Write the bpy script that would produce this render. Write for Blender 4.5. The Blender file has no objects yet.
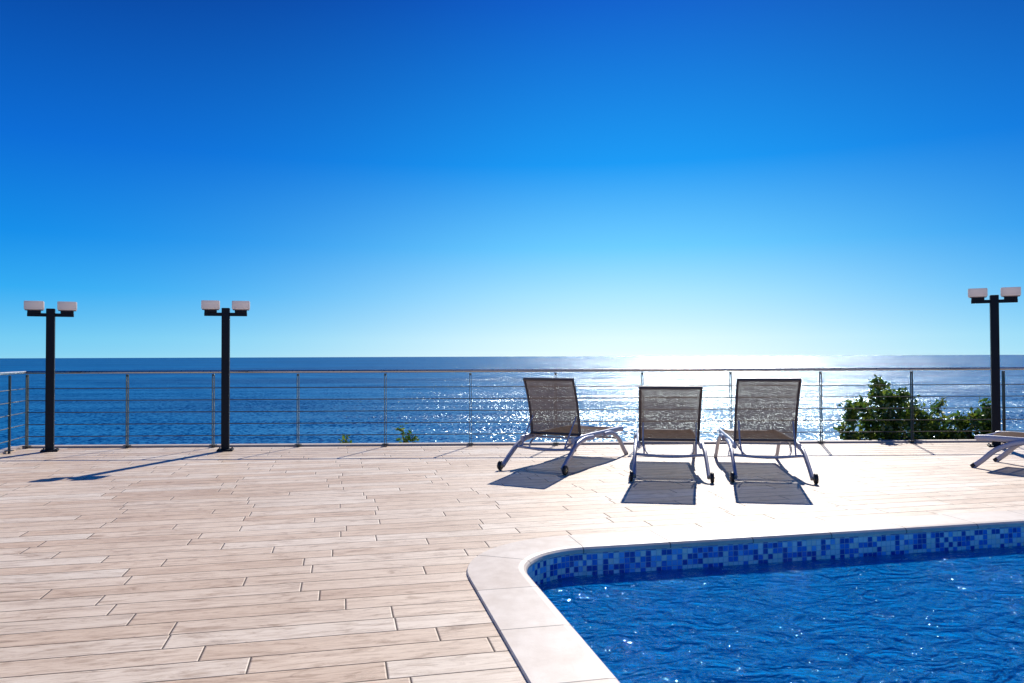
import bpy, bmesh, math, random
from mathutils import Vector, Matrix, noise
random.seed(7)
sc = bpy.context.scene
R = math.radians

# ------------------------------------------------------------------ helpers
def link(o, parent=None):
    sc.collection.objects.link(o)
    if parent: o.parent = parent
    return o
def empty(name, loc=(0,0,0), rz=0):
    e = bpy.data.objects.new(name, None); e.empty_display_size = .2
    e.location = loc; e.rotation_euler = (0,0,rz); return link(e)
def mesh_obj(name, verts, faces, mat=None, parent=None, smooth=False, uvs=None, loc=(0,0,0), rz=0):
    me = bpy.data.meshes.new(name); me.from_pydata([tuple(v) for v in verts], [], faces)
    if uvs:
        uvl = me.uv_layers.new(name="UVMap")
        for p in me.polygons:
            for li, vi in zip(p.loop_indices, p.vertices): uvl.data[li].uv = uvs[vi]
    if smooth:
        for p in me.polygons: p.use_smooth = True
    me.update()
    o = bpy.data.objects.new(name, me); o.location = loc; o.rotation_euler = (0,0,rz)
    if mat: me.materials.append(mat)
    return link(o, parent)
class Geo:
    def __init__(s): s.v=[]; s.f=[]
    def add(s, v, f):
        n=len(s.v); s.v += [tuple(p) for p in v]; s.f += [tuple(i+n for i in q) for q in f]
    def box(s, c, d, b=.004):
        bm = bmesh.new(); bmesh.ops.create_cube(bm, size=1)
        for v in bm.verts: v.co = Vector((v.co.x*d[0]+c[0], v.co.y*d[1]+c[1], v.co.z*d[2]+c[2]))
        if b: bmesh.ops.bevel(bm, geom=list(bm.edges), offset=b, segments=2, profile=.5, affect='EDGES')
        bm.verts.index_update()
        s.add([v.co.copy() for v in bm.verts], [[v.index for v in f.verts] for f in bm.faces]); bm.free()
    def tube(s, pts, w, h=None, n=10, sub=5, up=(0,0,1), power=1.0, taper=None):
        h = h or w
        pts=[Vector(p) for p in pts]
        if len(pts)>2 and sub>1:
            P=[pts[0]*2-pts[1]]+pts+[pts[-1]*2-pts[-2]]; out=[]
            for i in range(1,len(P)-2):
                for k in range(sub):
                    t=k/sub; a,b,c,d=P[i-1],P[i],P[i+1],P[i+2]
                    out.append(.5*((2*b)+(c-a)*t+(2*a-5*b+4*c-d)*t*t+(3*b-a-3*c+d)*t**3))
            out.append(pts[-1]); pts=out
        up=Vector(up); vs=[]; fs=[]
        for i,p in enumerate(pts):
            t=(pts[min(i+1,len(pts)-1)]-pts[max(i-1,0)]).normalized()
            u=up if abs(t.dot(up))<.98 else Vector((1,0,0))
            a=t.cross(u).normalized(); b=a.cross(t).normalized()
            k=1 if not taper else 1+(taper-1)*i/(len(pts)-1)
            for j in range(n):
                th=2*math.pi*(j+.5)/n; c_,s_=math.cos(th),math.sin(th)
                c_=math.copysign(abs(c_)**power,c_); s_=math.copysign(abs(s_)**power,s_)
                vs.append(p+a*c_*w*k+b*s_*h*k)
        for i in range(len(pts)-1):
            for j in range(n):
                fs.append((i*n+j,i*n+(j+1)%n,(i+1)*n+(j+1)%n,(i+1)*n+j))
        fs.append(tuple(range(n-1,-1,-1))); fs.append(tuple((len(pts)-1)*n+j for j in range(n)))
        s.add(vs,fs)
    def obj(s, name, mat, parent=None, smooth=True, **k):
        o=mesh_obj(name,s.v,s.f,mat,parent,smooth,**k)
        if smooth:
            me=o.data; bm=bmesh.new(); bm.from_mesh(me)
            bmesh.ops.recalc_face_normals(bm, faces=bm.faces)
            for e in bm.edges:
                if len(e.link_faces)==2 and e.calc_face_angle(0)>R(50): e.smooth=False
            bm.to_mesh(me); bm.free()
        return o

# node helpers
class N:
    def __init__(s, mat): s.t=mat.node_tree; s.n=s.t.nodes; s.l=s.t.links
    def new(s, typ, ins=None, **k):
        nd=s.n.new(typ)
        for a,b in k.items(): setattr(nd,a,b)
        for a,b in (ins or {}).items():
            if isinstance(b, bpy.types.NodeSocket): s.l.new(b, nd.inputs[a])
            else: nd.inputs[a].default_value=b
        return nd
    def m(s, op, a, b=None, c=None, clamp=False):
        nd=s.new('ShaderNodeMath',operation=op,use_clamp=clamp)
        for i,x in enumerate((a,b,c)):
            if x is None: continue
            if isinstance(x, bpy.types.NodeSocket): s.l.new(x, nd.inputs[i])
            else: nd.inputs[i].default_value=x
        return nd.outputs[0]
    def ramp(s, fac, stops, interp='LINEAR'):
        nd=s.new('ShaderNodeValToRGB',{'Fac':fac}); cr=nd.color_ramp; cr.interpolation=interp
        while len(cr.elements)<len(stops): cr.elements.new(.5)
        for e,(p,c) in zip(cr.elements,stops): e.position=p; e.color=(*c,1)
        return nd.outputs['Color']
    def mix(s, fac, a, b, bt='MIX'):
        nd=s.new('ShaderNodeMix',data_type='RGBA',blend_type=bt)
        for i,x in ((0,fac),(6,a),(7,b)):
            if isinstance(x, bpy.types.NodeSocket): s.l.new(x, nd.inputs[i])
            else: nd.inputs[i].default_value = x if i==0 else (*x,1)
        return nd.outputs[2]
def newmat(name):
    m=bpy.data.materials.new(name); m.use_nodes=True
    g=N(m); b=g.n['Principled BSDF']; o=g.n['Material Output']; return m,g,b,o
def simple(name, col, rough=.5, metal=0, spec=.5, var=.12, scale=12, bump=0):
    m,g,b,o=newmat(name)
    tc=g.new('ShaderNodeTexCoord')
    nz=g.new('ShaderNodeTexNoise',{'Vector':tc.outputs['Object'],'Scale':scale,'Detail':5})
    c=g.ramp(nz.outputs['Fac'],[(.3,tuple(x*(1-var) for x in col)),(.7,tuple(min(1,x*(1+var)) for x in col))])
    g.l.new(c,b.inputs['Base Color'])
    r=g.m('MULTIPLY_ADD',nz.outputs['Fac'],.25,rough-.12); g.l.new(r,b.inputs['Roughness'])
    b.inputs['Metallic'].default_value=metal; b.inputs['Specular IOR Level'].default_value=spec
    if bump:
        bp=g.new('ShaderNodeBump',{'Height':nz.outputs['Fac'],'Strength':bump,'Distance':.01}); g.l.new(bp.outputs[0],b.inputs['Normal'])
    return m

# ------------------------------------------------------------------ materials
def mat_deck():
    m,g,b,o=newmat('deck_plank_tiles')
    tc=g.new('ShaderNodeTexCoord'); sp=g.new('ShaderNodeSeparateXYZ',{0:tc.outputs['Object']})
    u,v=sp.outputs[0],sp.outputs[1]; L,H=1.0,.175
    vr=g.m('DIVIDE',v,H); row=g.m('FLOOR',vr)
    w1=g.new('ShaderNodeTexWhiteNoise',{'W':row},noise_dimensions='1D')
    uu=g.m('ADD',g.m('DIVIDE',u,L),g.m('MULTIPLY',w1.outputs['Value'],7.3)); col=g.m('FLOOR',uu)
    fu=g.m('MULTIPLY',g.m('FRACT',uu),L); fv=g.m('MULTIPLY',g.m('FRACT',vr),H)
    du=g.m('MINIMUM',fu,g.m('SUBTRACT',L,fu)); dv=g.m('MINIMUM',fv,g.m('SUBTRACT',H,fv))
    d=g.m('MINIMUM',du,dv)
    idv=g.new('ShaderNodeCombineXYZ',{0:col,1:row,2:0.0})
    wn=g.new('ShaderNodeTexWhiteNoise',{'Vector':idv.outputs[0]},noise_dimensions='2D')
    wc=g.new('ShaderNodeSeparateColor',{0:wn.outputs['Color']})
    gv=g.new('ShaderNodeCombineXYZ',{0:g.m('MULTIPLY',u,3.2),1:g.m('MULTIPLY',v,30.0),2:g.m('MULTIPLY',wn.outputs['Value'],40.0)})
    gr=g.new('ShaderNodeTexNoise',{'Vector':gv.outputs[0],'Scale':1.0,'Detail':8,'Roughness':.78,'Distortion':.9})
    gv2=g.new('ShaderNodeCombineXYZ',{0:g.m('MULTIPLY',u,2.4),1:g.m('MULTIPLY',v,8.0),2:g.m('MULTIPLY',wn.outputs['Value'],20.0)})
    gr2=g.new('ShaderNodeTexNoise',{'Vector':gv2.outputs[0],'Scale':1.6,'Detail':6,'Roughness':.65,'Distortion':1.4})
    st=g.new('ShaderNodeTexNoise',{'Vector':tc.outputs['Object'],'Scale':.55,'Detail':7,'Roughness':.65})
    c=g.ramp(wc.outputs[0],[(0,(.74,.545,.375)),(.35,(.83,.645,.465)),(.7,(.88,.715,.54)),(1,(.91,.775,.61))])
    k=g.ramp(gr.outputs['Fac'],[(.30,(.22,.16,.12)),(.43,(.78,.73,.68)),(.54,(1,1,1))])
    c=g.mix(.85,c,k,'MULTIPLY')
    k2=g.ramp(gr2.outputs['Fac'],[(.32,(.55,.46,.38)),(.47,(1,1,1))]); c=g.mix(.8,c,k2,'MULTIPLY')
    k3=g.ramp(st.outputs['Fac'],[(.35,(.80,.75,.70)),(.60,(1,1,1))]); c=g.mix(.7,c,k3,'MULTIPLY')
    mk=g.new('ShaderNodeMapRange',{'Value':d,'From Min':.0024,'From Max':.0046,'To Min':1.0,'To Max':0.0}); mk=mk.outputs[0]
    c=g.mix(mk,c,(.07,.042,.03))
    g.l.new(c,b.inputs['Base Color'])
    ro=g.m('MULTIPLY_ADD',gr.outputs['Fac'],.25,.38); ro=g.m('ADD',ro,g.m('MULTIPLY',mk,.3)); g.l.new(ro,b.inputs['Roughness'])
    b.inputs['Specular IOR Level'].default_value=.5
    hh=g.new('ShaderNodeMapRange',{'Value':d,'From Min':.001,'From Max':.008,'To Min':0.0,'To Max':1.0}).outputs[0]
    hh=g.m('ADD',hh,g.m('MULTIPLY',gr.outputs['Fac'],.8))
    hh=g.m('ADD',hh,g.m('MULTIPLY',g.m('SUBTRACT',wc.outputs[1],.5),g.m('MULTIPLY',fv,4.0)))
    bp=g.new('ShaderNodeBump',{'Height':hh,'Strength':.7,'Distance':.004}); g.l.new(bp.outputs[0],b.inputs['Normal'])
    return m
def mat_coping():
    m,g,b,o=newmat('coping_stone')
    uv=g.new('ShaderNodeUVMap'); sp=g.new('ShaderNodeSeparateXYZ',{0:uv.outputs[0]})
    tc=g.new('ShaderNodeTexCoord')
    t=g.m('DIVIDE',sp.outputs[0],.6); f=g.m('FRACT',t); d=g.m('MULTIPLY',g.m('MINIMUM',f,g.m('SUBTRACT',1.0,f)),.6)
    wn=g.new('ShaderNodeTexWhiteNoise',{'W':g.m('FLOOR',t)},noise_dimensions='1D')
    nz=g.new('ShaderNodeTexNoise',{'Vector':tc.outputs['Object'],'Scale':9,'Detail':8,'Roughness':.7})
    n2=g.new('ShaderNodeTexNoise',{'Vector':tc.outputs['Object'],'Scale':2.2,'Detail':5,'Roughness':.6})
    c=g.ramp(wn.outputs[0],[(0,(.74,.62,.50)),(1,(.82,.72,.60))])
    c=g.mix(.6,c,g.ramp(nz.outputs['Fac'],[(.3,(.76,.71,.66)),(.6,(1,1,1))]),'MULTIPLY')
    c=g.mix(.6,c,g.ramp(n2.outputs['Fac'],[(.35,(.82,.77,.72)),(.6,(1,1,1))]),'MULTIPLY')
    mk=g.new('ShaderNodeMapRange',{'Value':d,'From Min':.0025,'From Max':.0045,'To Min':1.0,'To Max':0.0}).outputs[0]
    c=g.mix(mk,c,(.18,.13,.10)); g.l.new(c,b.inputs['Base Color'])
    b.inputs['Roughness'].default_value=.5
    hh=g.m('SUBTRACT',g.m('MULTIPLY',nz.outputs['Fac'],.5),mk)
    bp=g.new('ShaderNodeBump',{'Height':hh,'Strength':.5,'Distance':.004}); g.l.new(bp.outputs[0],b.inputs['Normal'])
    return m
def mat_mosaic(name, stops, size, grout=(.45,.5,.55)):
    m,g,b,o=newmat(name)
    src=g.new('ShaderNodeUVMap').outputs[0]
    sp=g.new('ShaderNodeSeparateXYZ',{0:src})
    x=g.m('DIVIDE',sp.outputs[0],size); y=g.m('DIVIDE',sp.outputs[1],size)
    idv=g.new('ShaderNodeCombineXYZ',{0:g.m('FLOOR',x),1:g.m('FLOOR',y)})
    wn=g.new('ShaderNodeTexWhiteNoise',{'Vector':idv.outputs[0]},noise_dimensions='2D')
    c=g.ramp(wn.outputs[0],stops,'CONSTANT')
    fx,fy=g.m('FRACT',x),g.m('FRACT',y)
    d=g.m('MINIMUM',g.m('MINIMUM',fx,g.m('SUBTRACT',1.0,fx)),g.m('MINIMUM',fy,g.m('SUBTRACT',1.0,fy)))
    mk=g.m('LESS_THAN',d,.05); c=g.mix(mk,c,grout); g.l.new(c,b.inputs['Base Color'])
    g.l.new(g.m('MULTIPLY_ADD',mk,.5,.15),b.inputs['Roughness'])
    return m
def mat_poolwater():
    m,g,b,o=newmat('pool_water_surface'); g.n.remove(b)
    tc=g.new('ShaderNodeTexCoord')
    mp=g.new('ShaderNodeMapping',{'Vector':tc.outputs['Object'],'Scale':(1.0,1.35,1)})
    n1=g.new('ShaderNodeTexNoise',{'Vector':mp.outputs[0],'Scale':3.6,'Detail':2,'Roughness':.5,'Distortion':1.8})
    n2=g.new('ShaderNodeTexNoise',{'Vector':mp.outputs[0],'Scale':11,'Detail':3,'Roughness':.55,'Distortion':1.3})
    h=g.m('ADD',n1.outputs['Fac'],g.m('MULTIPLY',n2.outputs['Fac'],.45))
    bp=g.new('ShaderNodeBump',{'Height':h,'Strength':1.0,'Distance':.14})
    gl=g.new('ShaderNodeBsdfGlossy',{'Color':(.8,1,1,1),'Roughness':.04,'Normal':bp.outputs[0]})
    tr=g.new('ShaderNodeBsdfTransparent',{'Color':(.02,.80,1,1)})
    rf=g.new('ShaderNodeBsdfRefraction',{'Color':(.02,.80,1,1),'Roughness':.0,'IOR':1.33,'Normal':bp.outputs[0]})
    df=g.new('ShaderNodeBsdfDiffuse',{'Color':(.0,.33,.92,1),'Normal':bp.outputs[0]})
    a=g.new('ShaderNodeMixShader',{0:.45,1:tr.outputs[0],2:rf.outputs[0]})
    a2=g.new('ShaderNodeMixShader',{0:.5,1:a.outputs[0],2:df.outputs[0]})
    fr=g.new('ShaderNodeFresnel',{'IOR':1.33,'Normal':bp.outputs[0]})
    mx=g.new('ShaderNodeMixShader',{0:fr.outputs[0],1:a2.outputs[0],2:gl.outputs[0]})
    g.l.new(mx.outputs[0],o.inputs[0]); return m
def mat_sea():
    m,g,b,o=newmat('sea_water'); g.n.remove(b)
    tc=g.new('ShaderNodeTexCoord')
    def nz(sx,sy,scale,det,s):
        mp=g.new('ShaderNodeMapping',{'Vector':tc.outputs['Object'],'Scale':(sx,sy,1)})
        n=g.new('ShaderNodeTexNoise',{'Vector':mp.outputs[0],'Scale':scale,'Detail':det,'Roughness':.6})
        v=g.new('ShaderNodeVectorMath',{0:n.outputs['Color'],1:(.5,.5,.5)},operation='SUBTRACT')
        w=g.new('ShaderNodeVectorMath',{0:v.outputs[0],1:(s*.72,s,0)},operation='MULTIPLY'); return w.outputs[0],n
    a,_=nz(1,.7,1.0,3,3.0); c,nn=nz(.3,1.0,.05,5,1.1)
    s1=g.new('ShaderNodeVectorMath',{0:a,1:c},operation='ADD')
    s2=g.new('ShaderNodeVectorMath',{0:s1.outputs[0],1:(0,0,1)},operation='ADD')
    s3=g.new('ShaderNodeVectorMath',{0:s2.outputs[0]},operation='NORMALIZE')
    mp=g.new('ShaderNodeMapping',{'Vector':tc.outputs['Object'],'Scale':(.2,1,1)})
    big=g.new('ShaderNodeTexNoise',{'Vector':mp.outputs[0],'Scale':.008,'Detail':6,'Roughness':.65})
    col=g.ramp(big.outputs['Fac'],[(.35,(.0,.07,.21)),(.62,(.0,.13,.33))])
    df=g.new('ShaderNodeBsdfDiffuse',{'Color':col,'Normal':s3.outputs[0]})
    gl=g.new('ShaderNodeBsdfGlossy',{'Color':(.8,.95,1,1),'Roughness':.22,'Normal':s3.outputs[0]})
    mx=g.new('ShaderNodeMixShader',{0:.20,1:df.outputs[0],2:gl.outputs[0]})
    g.l.new(mx.outputs[0],o.inputs[0]); return m
def mat_mesh():
    m,g,b,o=newmat('sling_mesh_fabric'); g.n.remove(b)
    uv=g.new('ShaderNodeUVMap'); sp=g.new('ShaderNodeSeparateXYZ',{0:uv.outputs[0]})
    nz=g.new('ShaderNodeTexNoise',{'Vector':uv.outputs[0],'Scale':14,'Detail':4})
    wx=g.m('SINE',g.m('MULTIPLY',sp.outputs[0],2*math.pi/.011)); wy=g.m('SINE',g.m('MULTIPLY',sp.outputs[1],2*math.pi/.009))
    k=g.m('MULTIPLY_ADD',g.m('MULTIPLY',wx,wy),.12,.11); k=g.m('MULTIPLY_ADD',nz.outputs['Fac'],.08,k)
    k=g.m('SUBTRACT',k,.05,clamp=True)
    c=g.ramp(nz.outputs['Fac'],[(.3,(.105,.068,.048)),(.7,(.155,.105,.077))])
    df=g.new('ShaderNodeBsdfDiffuse',{'Color':c}); tl=g.new('ShaderNodeBsdfTranslucent',{'Color':c})
    gl=g.new('ShaderNodeBsdfGlossy',{'Roughness':.4,'Color':(.5,.5,.5,1)})
    a=g.new('ShaderNodeMixShader',{0:.32,1:df.outputs[0],2:tl.outputs[0]})
    a=g.new('ShaderNodeMixShader',{0:.03,1:a.outputs[0],2:gl.outputs[0]})
    tp=g.new('ShaderNodeBsdfTransparent')
    mx=g.new('ShaderNodeMixShader',{0:k,1:a.outputs[0],2:tp.outputs[0]}); g.l.new(mx.outputs[0],o.inputs[0]); return m
def mat_leaf():
    m,g,b,o=newmat('foliage_leaf'); g.n.remove(b)
    tc=g.new('ShaderNodeTexCoord'); nz=g.new('ShaderNodeTexNoise',{'Vector':tc.outputs['Object'],'Scale':7,'Detail':3})
    c=g.ramp(nz.outputs['Fac'],[(.3,(.025,.08,.012)),(.5,(.09,.18,.02)),(.68,(.32,.34,.04))])
    df=g.new('ShaderNodeBsdfDiffuse',{'Color':c}); tl=g.new('ShaderNodeBsdfTranslucent',{'Color':c})
    gl=g.new('ShaderNodeBsdfGlossy',{'Roughness':.35})
    a=g.new('ShaderNodeMixShader',{0:.55,1:df.outputs[0],2:tl.outputs[0]})
    a=g.new('ShaderNodeMixShader',{0:.06,1:a.outputs[0],2:gl.outputs[0]})
    g.l.new(a.outputs[0],o.inputs[0]); return m
def mat_lamphead():
    m,g,b,o=newmat('lamp_opal_housing'); g.n.remove(b)
    df=g.new('ShaderNodeBsdfDiffuse',{'Color':(.84,.76,.71,1)}); tl=g.new('ShaderNodeBsdfTranslucent',{'Color':(.92,.84,.78,1)})
    a=g.new('ShaderNodeMixShader',{0:.5,1:df.outputs[0],2:tl.outputs[0]}); g.l.new(a.outputs[0],o.inputs[0]); return m
M_deck=mat_deck(); M_cop=mat_coping()
M_band=mat_mosaic('mosaic_band',[(0,(.0,.08,.42)),(.25,(.02,.22,.70)),(.48,(.16,.48,.86)),(.60,(.88,.89,.84)),(.85,(.90,.85,.72))],.037,(.42,.52,.60))
M_basin=mat_mosaic('mosaic_basin',[(0,(.01,.18,.55)),(.3,(.02,.42,.80)),(.6,(.12,.62,.93)),(.85,(.45,.85,.97))],.05,(.2,.45,.65))
M_pw=mat_poolwater(); M_sea=mat_sea(); M_mesh=mat_mesh(); M_leaf=mat_leaf()
M_alu=simple('lounger_aluminium',(.46,.46,.52),.38,.25,.5,.06)
M_frame=simple('lounger_back_frame',(.10,.08,.075),.45,.2,.5,.08)
M_rubber=simple('wheel_rubber',(.015,.015,.017),.55)
M_hub=simple('wheel_hub',(.5,.42,.22),.4)
M_steel=simple('railing_steel',(.50,.46,.42),.3,1.0,.5,.1,30)
M_post=simple('railing_post_steel',(.12,.11,.09),.42,.7,.5,.25,9)
M_black=simple('lamp_black_paint',(.006,.007,.010),.55,0,.3,.2)
M_white=mat_lamphead()
M_glass=simple('lamp_diffuser',(.25,.17,.14),.4)
M_bark=simple('bark',(.09,.06,.04),.8)
M_wall=simple('retaining_wall_render',(.45,.40,.34),.8,0,.3,.2,3,.3)
M_hill=simple('hillside_scrub',(.10,.11,.05),.9,0,.2,.5,.6,.5)

# ------------------------------------------------------------------ pool + deck
C=Vector((-.034,4.895,0)); TH=math.atan2(.222,1)
def toloc(x,y):
    d=Vector((x,y,0))-C; return (d.x*math.cos(TH)+d.y*math.sin(TH), -d.x*math.sin(TH)+d.y*math.cos(TH))
U1,V0=8.2,-8.2; RAD=.5
def outline(off,n=14):
    r=RAD+off; pts=[]
    cs=[((RAD,-RAD),90),((RAD,V0+RAD),180),((U1-RAD,V0+RAD),270),((U1-RAD,-RAD),0)]
    for (cx,cy),a0 in cs:
        for i in range(n+1):
            a=R(a0+90*i/n); pts.append((cx+r*math.cos(a),cy+r*math.sin(a)))
    return pts
ref=outline(.1); arc=[0]
for i in range(1,len(ref)+1):
    a,b_=ref[i-1],ref[i%len(ref)]; arc.append(arc[-1]+math.hypot(a[0]-b_[0],a[1]-b_[1]))
tot=arc[-1]; kk=round(tot/.6)*.6/tot; arc=[a*kk for a in arc]
def ring(name,prof,mat,parent,smooth=True,vmode='z'):
    vs=[];fs=[];uv=[]; n=len(ref)+1
    for off,z in prof:
        o=outline(off); o.append(o[0])
        for i,(u,v) in enumerate(o): vs.append((u,v,z)); uv.append((arc[i],z if vmode=='z' else off))
    for j in range(len(prof)-1):
        for i in range(n-1): fs.append((j*n+i,j*n+i+1,(j+1)*n+i+1,(j+1)*n+i))
    return mesh_obj(name,vs,fs,mat,parent,smooth,uv)
pool=empty('swimming_pool',C,TH)
cop=ring('coping',[(.33,-.03),(.33,.010),(.326,.015),(.03,.015),(.0,.011),(-.014,.0),(-.02,-.012),(-.016,-.024),(-.004,-.03)],M_cop,pool,vmode='o')
for p in cop.data.polygons: p.use_smooth=False
ring('tile_band',[(0,-.028),(0,-.215)],M_band,pool)
ring('basin_wall',[(0,-.215),(0,-1.5)],M_basin,pool)
fl=outline(0); mesh_obj('basin_floor',[(u,v,-1.5) for u,v in fl],[tuple(range(len(fl)))],M_basin,pool,uvs=[(u,v) for u,v in fl])
mesh_obj('water_surface',[(u,v,-.172) for u,v in outline(-.001)],[tuple(range(len(fl)))],M_pw,pool)

corner=[(-6.88,10.74),(15,11.24),(15,-9),(-1.9,-9)]
bm=bmesh.new()
def loop(pts,z=0):
    vs=[bm.verts.new((x,y,z)) for x,y in pts]
    return [bm.edges.new((vs[i],vs[(i+1)%len(vs)])) for i in range(len(vs))]
es=loop([toloc(*c) for c in corner])+loop(outline(.322))
bmesh.ops.triangle_fill(bm,use_beauty=True,edges=es)
for f in bm.faces:
    if f.normal.z<0: f.normal_flip()
me=bpy.data.meshes.new('terrace_deck'); bm.to_mesh(me); bm.free(); me.materials.append(M_deck)
deck=bpy.data.objects.new('terrace_deck',me); deck.location=C; deck.rotation_euler=(0,0,TH); link(deck)
g=Geo()
g.tube([(-1.9,-9,-1.6),(-6.88,10.74,-1.6)],.05,1.585,n=4,power=.01); 
g.tube([(-6.9,10.76,-1.6),(15,11.26,-1.6)],.05,1.585,n=4,power=.01)
g.obj('retaining_wall',M_wall,smooth=False)
g=Geo()
g.tube([(-6.88,10.73,.005),(15,11.23,.005)],.075,.022,n=4,power=.01)
g.tube([(-1.92,-9,.005),(-6.86,10.68,.005)],.075,.022,n=4,power=.01)
g.obj('deck_edging',simple('edging_stone',(.52,.43,.36),.6,0,.4,.12,6),smooth=False)

# ------------------------------------------------------------------ sea + hillside
S=60000
mesh_obj('sea',[(-S,-2000,-20),(S,-2000,-20),(S,S,-20),(-S,S,-20)],[(0,1,2,3)],M_sea)
vs=[];fs=[];nx,ny=90,40
for j in range(ny+1):
    for i in range(nx+1):
        x=-80+160*i/nx; y=-20+90*j/ny
        dl=-( (x+6.88)*.97+(y-10.74)*.245 ); df=y-(10.85+(x+6.9)*.023); d=max(dl,df,x-15.1)
        z=-.75-max(d,0)*.62 if d>-.5 else -3.0
        z+=noise.noise(Vector((x*.25,y*.25,0)))*min(.9,.1*max(d,0))
        vs.append((x,y,max(z,-23)))
for j in range(ny):
    for i in range(nx): a=j*(nx+1)+i; fs.append((a,a+1,a+nx+2,a+nx+1))
mesh_obj('hillside_terrain',vs,fs,M_hill,smooth=True)

# ------------------------------------------------------------------ railing
def fy(x): return 10.62+(x+6.73)*.022
fence=empty('metal_railing',(0,0,0))
px=[-6.70,-5.33,-4.15,-2.98,-1.77,-.585,.61,1.83,3.08,4.36,5.66,6.98,8.25,9.5,10.75,12.0,13.2,14.4]
side=[(-6.73+.25*t,10.62-.97*t) for t in (.55,1.7,2.9,4.1,5.3,6.5,7.7,8.9)]
HT=1.05; g=Geo()
for x in px:
    y=fy(x)
    for s in (-.012,.012): g.box((x+s,y,HT/2-.015),(.006,.030,HT-.03),.001)
    g.box((x,y,.035),(.08,.08,.012),.002)
    g.box((x,y,HT-.05),(.022,.03,.03),.002)
for x,y in side:
    g.box((x,y,HT/2-.015),(.030,.014,HT-.03),.001); g.box((x,y,.035),(.08,.08,.012),.002)
g.obj('posts',M_post,fence,smooth=False)
g=Geo()
for k in range(5):
    z=.165+.165*k
    g.tube([(px[0],fy(px[0]),z),(px[-1],fy(px[-1]),z)],.006,n=8)
    g.tube([(-6.73,10.62,z),(side[-1][0],side[-1][1],z)],.006,n=8)
g.obj('wires',M_post,fence)
g=Geo()
g.tube([(px[-1],fy(px[-1]),HT),(-6.71,10.62,HT)],.020,n=12)
g.tube([(-6.73,10.62,HT),(side[-1][0],side[-1][1],HT)],.020,n=12)
g.obj('handrail',M_steel,fence)

# ------------------------------------------------------------------ lamp posts
def lamp(x,y,H,rz=0):
    e=empty('lamp_post',(x,y,0),rz)
    g=Geo(); g.box((0,0,H/2),(.10,.10,H),.006); g.box((0,0,.012),(.20,.20,.022),.004)
    for sx in(-1,1):
        for sy in(-1,1): g.tube([(sx*.078,sy*.078,.02),(sx*.078,sy*.078,.04)],.009,n=6)
    g.obj('pole',M_black,e,smooth=False)
    g=Geo(); g.box((0,0,H-.085),(.54,.05,.045),.004)
    for s in(-1,1):
        g.box((s*.19,0,H-.045),(.15,.07,.035),.005); g.box((s*.245,0,H-.062),(.045,.06,.075),.004)
    g.obj('crossarm',M_black,e,smooth=False)
    g=Geo()
    for s in(-1,1): g.box((s*.192,0,H+.040),(.225,.10,.115),.010)
    g.obj('lamp_heads',M_white,e)
    g=Geo()
    for s in(-1,1): g.box((s*.192,0,H-.022),(.205,.085,.012),.002)
    g.obj('lamp_trim',M_glass,e)
lamp(-6.19,10.3,1.91,.43); lamp(-3.84,10.3,1.91,.25); lamp(6.57,10.45,2.06,-.45)

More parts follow.
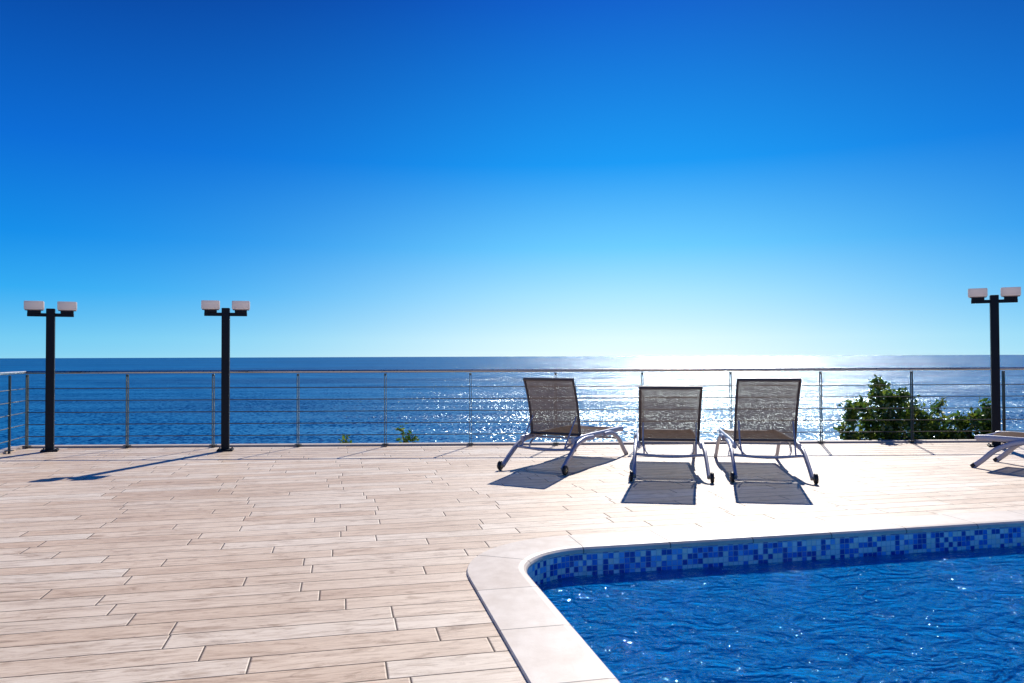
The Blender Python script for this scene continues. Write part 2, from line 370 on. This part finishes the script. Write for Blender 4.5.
# ------------------------------------------------------------------ sun loungers
def lounger(x,y,yaw,ang,L=.76,hy=.5,name='sun_lounger'):
    e=empty(name,(x,y,0),-R(yaw)); a=R(ang)
    hz=.355
    def bk(t,xx=0,dep=0):
        c=.035*math.sin(math.pi*t)
        return Vector((xx,hy-math.cos(a)*L*t+math.sin(a)*(c-dep)*1, hz+math.sin(a)*L*t+math.cos(a)*(c-dep)))
    g=Geo()
    for s in(-1,1):
        g.tube([(s*.318,.36,.32),(s*.318,.7,.335),(s*.318,1.3,.335),(s*.318,1.78,.335),(s*.312,1.87,.325)],.018,.031,n=12,power=.6)
        g.tube([(s*.335,.88,.315),(s*.345,.62,.318),(s*.352,.38,.275),(s*.358,.18,.17),(s*.36,.0,.055)],.018,.028,n=12,power=.6)
        g.tube([(s*.335,1.22,.315),(s*.342,1.45,.31),(s*.350,1.66,.22),(s*.355,1.80,.09),(s*.357,1.89,.012)],.018,.028,n=12,power=.6)
        g.tube([(s*.27,.62,.325),(s*.25,.45,.27),(s*.21,.34,.22)],.011,n=8)
        g.tube([bk(.32,s*.27),(s*.27,.36,.37),(s*.26,.26,.24)],.008,n=8,sub=1)
    g.tube([(-.35,.30,.235),(0,.29,.215),(.35,.30,.235)],.015,n=10)
    g.tube([(-.34,1.64,.235),(.34,1.64,.235)],.014,n=10)
    g.tube([(-.31,1.87,.325),(.31,1.87,.325)],.020,n=10)
    g.tube([(-.21,.34,.22),(.21,.34,.22)],.010,n=8)
    g.tube([(-.31,.62,.32),(.31,.62,.32)],.012,n=8)
    g.obj('frame',M_alu,e)
    g=Geo()
    for s in(-1,1): g.tube([bk(t/8,s*.302) for t in range(9)],.013,.017,n=10,sub=2)
    g.tube([bk(1,-.31),bk(1,.31)],.022,.018,n=10); g.tube([bk(.02,-.31),bk(.02,.31)],.014,n=10)
    g.obj('back_frame',M_frame,e)
    vs=[];fs=[];uv=[];nu,nv=10,14
    for j in range(nv+1):
        for i in range(nu+1):
            xx=-.30+.6*i/nu; sag=.018*(1-(xx/.3)**2); p=bk(.02+.97*j/nv,xx,0); p=p+Vector((0,math.sin(a)*sag,0)); vs.append(p); uv.append((xx,.78*j/nv))
    for j in range(nv):
        for i in range(nu): q=j*(nu+1)+i; fs.append((q,q+1,q+nu+2,q+nu+1))
    mesh_obj('back_sling',vs,fs,M_mesh,e,True,uv)
    vs=[];fs=[];uv=[];nv=18
    for j in range(nv+1):
        for i in range(nu+1):
            xx=-.315+.63*i/nu; yy=.53+1.33*j/nv; sag=.02*(1-(xx/.315)**2); vs.append((xx,yy,.366-sag-.02*max(0,(yy-1.7)/.16)**2)); uv.append((xx,yy))
    for j in range(nv):
        for i in range(nu): q=j*(nu+1)+i; fs.append((q,q+1,q+nu+2,q+nu+1))
    mesh_obj('seat_sling',vs,fs,M_mesh,e,True,uv)
    g=Geo(); h=Geo()
    for s in(-1,1):
        prof=[(.022,-.016),(.046,-.016),(.052,-.009),(.052,.009),(.046,.016),(.022,.016)]; n=24; v=[];f=[]
        for i in range(n):
            t=2*math.pi*i/n
            for r_,w in prof: v.append((s*.392+w,r_*math.cos(t),.053+r_*math.sin(t)))
        m_=len(prof)
        for i in range(n):
            for j in range(m_): f.append((i*m_+j,i*m_+(j+1)%m_,((i+1)%n)*m_+(j+1)%m_,((i+1)%n)*m_+j))
        g.add(v,f)
        h.tube([(s*.392-.013,0,.053),(s*.392+.013,0,.053)],.024,n=18); h.tube([(s*.35,0,.053),(s*.417,0,.053)],.007,n=10)
    g.obj('wheels',M_rubber,e); h.obj('wheel_hubs',M_hub,e)
    g=Geo()
    for s in(-1,1): g.tube([(s*.357,1.87,.036),(s*.358,1.905,.006)],.021,.029,n=10)
    g.obj('foot_caps',M_rubber,e)
lounger(.21,8.26,29,74,.66,.58)
lounger(1.57,7.61,9,52,.73)
lounger(2.55,7.52,9,66,.71)
lounger(6.60,7.32,-40.5,25)

# ------------------------------------------------------------------ bushes
def bush(name,x,y,z0,specs,leafn,ls):
    e=empty(name,(x,y,z0)); g=Geo(); V=[];F=[]
    def leaf(p,size):
        d=Vector((random.gauss(0,1),random.gauss(0,1),random.gauss(.3,.8))).normalized()
        w=d.cross(Vector((random.gauss(0,1),random.gauss(0,1),random.gauss(0,1)))).normalized()*size*.3
        nrm=d.cross(w).normalized()*size*.08
        n=len(V); V.extend([p,p+d*size*.45+w+nrm,p+d*size,p+d*size*.45-w+nrm]); F.append((n,n+1,n+2)); F.append((n,n+2,n+3))
    for dx,dy,top,spr in specs:
        base=Vector((dx*.6,dy*.4,0)); tip=Vector((dx,dy,top-z0))
        mid=(base+tip)*.5+Vector((random.gauss(0,.06),random.gauss(0,.06),0))
        g.tube([base,mid,tip],.014,n=6,sub=4,taper=.25)
        for k in range(leafn//len(specs)):
            cl=math.floor(k/18); rnd=random.Random(cl*97+int(dx*1000)+int(top*77))
            cc=Vector((rnd.gauss(0,spr),rnd.gauss(0,spr),rnd.gauss(0,spr*.8))); tt=rnd.random()**.6
            c=base.lerp(mid,tt*2) if tt<.5 else mid.lerp(tip,tt*2-1)
            rr=(1.3-tt*.8)
            p=c+cc*rr+Vector((random.gauss(0,.038),random.gauss(0,.038),random.gauss(0,.038)))
            if k%18==0: g.tube([c,c+cc*rr],.005,n=5)
            leaf(p,ls*random.uniform(.6,1.25))
    g.obj('stems',M_bark,e); mesh_obj('leaves',V,F,M_leaf,e)
bush('shrub',5.78,11.75,-.9,[(-.62,0,.50,.07),(-.40,.1,.56,.09),(-.16,0,.84,.08),(.02,.2,.74,.10),(.20,0,.66,.09),(.40,.1,.42,.10),(.58,0,.34,.09),(-.05,-.1,.42,.20),(.72,.1,.14,.10),(-.66,.1,.18,.10),(.2,0,.22,.25)],7600,.085)
bush('shrub',6.98,11.75,-.9,[(-.44,0,.50,.06),(-.25,.1,.30,.09),(-.05,.1,.24,.10),(.10,0,.34,.09),(.36,.1,.54,.06),(.25,.1,.32,.09),(0,0,.05,.22),(-.5,0,.12,.1)],4000,.085)
bush('shrub',-1.6,11.6,-1.0,[(-.05,0,.22,.05),(.08,0,.08,.06)],260,.08)
bush('shrub',-2.5,11.6,-1.0,[(0,0,.06,.05)],120,.07)

# ------------------------------------------------------------------ light, sky
AZ,EL=17,38
Sd=Vector((math.sin(R(AZ))*math.cos(R(EL)),math.cos(R(AZ))*math.cos(R(EL)),math.sin(R(EL))))
sl=bpy.data.lights.new('sun','SUN'); sl.energy=5; sl.angle=R(.5); sl.color=(1,.96,.89)
so=bpy.data.objects.new('sun',sl); so.rotation_euler=Sd.to_track_quat('Z','Y').to_euler(); so.location=(5,30,30); link(so)
w=bpy.data.worlds.new('World'); sc.world=w; w.use_nodes=True
g=N(w); bg=g.n['Background']
def s2l(*c): return tuple(((x/255)/12.92 if x<=10 else ((x/255+.055)/1.055)**2.4) for x in c)
sky=g.new('ShaderNodeTexSky',sky_type='NISHITA'); sky.sun_disc=False; sky.sun_elevation=R(EL); sky.sun_rotation=R(AZ)
sky.air_density=1.0; sky.dust_density=.3; sky.ozone_density=6
tc=g.new('ShaderNodeTexCoord'); dirv=g.new('ShaderNodeVectorMath',{0:tc.outputs['Generated']},operation='NORMALIZE').outputs[0]
z=g.new('ShaderNodeSeparateXYZ',{0:dirv}).outputs[2]
zz=g.m('MAXIMUM',z,0.0)
el=g.m('MULTIPLY',g.m('SQRT',zz),1.0)
def e(deg): return math.sqrt(math.sin(R(deg)))
side_c=g.ramp(el,[(0,s2l(140,208,240)),(e(1.3),s2l(112,196,240)),(e(4.5),s2l(40,162,238)),(e(8),s2l(0,132,228)),(e(14),s2l(0,98,208)),(e(25),s2l(0,50,148)),(e(60),s2l(0,40,120))])
cen_c=g.ramp(el,[(0,s2l(240,252,255)),(e(1.3),s2l(224,245,255)),(e(4.5),s2l(172,224,254)),(e(8),s2l(108,198,252)),(e(14),s2l(18,146,240)),(e(25),s2l(0,82,198)),(e(60),s2l(0,60,160))])
hz=g.new('ShaderNodeVectorMath',{0:dirv,1:(1,1,0)},operation='MULTIPLY').outputs[0]
hz=g.new('ShaderNodeVectorMath',{0:hz},operation='NORMALIZE').outputs[0]
def dotp(v,d): return g.m('MAXIMUM',g.new('ShaderNodeVectorMath',{0:v,1:d},operation='DOT_PRODUCT').outputs['Value'],0.0)
ca=R(9); fac=g.m('POWER',dotp(hz,(math.sin(ca),math.cos(ca),0)),13.0)
c=g.mix(fac,side_c,cen_c)
halo=g.m('POWER',dotp(dirv,tuple(Sd)),600.0)
hc=g.mix(halo,(0,0,0),(4.0,4.2,4.4))
c=g.mix(1.0,c,hc,'ADD')
ns=g.mix(1.0,sky.outputs[0],(.002,.008,.006),'MULTIPLY')
c=g.mix(1.0,c,ns,'ADD')
g.l.new(c,bg.inputs[0]); bg.inputs[1].default_value=1.0

# ------------------------------------------------------------------ camera
cd=bpy.data.cameras.new('camera'); cd.lens=27; cd.sensor_width=36; cd.clip_end=120000; cd.clip_start=.05
co=bpy.data.objects.new('camera',cd); link(co)
co.matrix_world=Matrix.Translation((0,0,1.25))@Matrix.Rotation(R(91.1),4,'X')@Matrix.Rotation(R(-.2),4,'Z')
sc.camera=co
sc.view_settings.view_transform='Standard'; sc.view_settings.look='None'; sc.view_settings.exposure=0
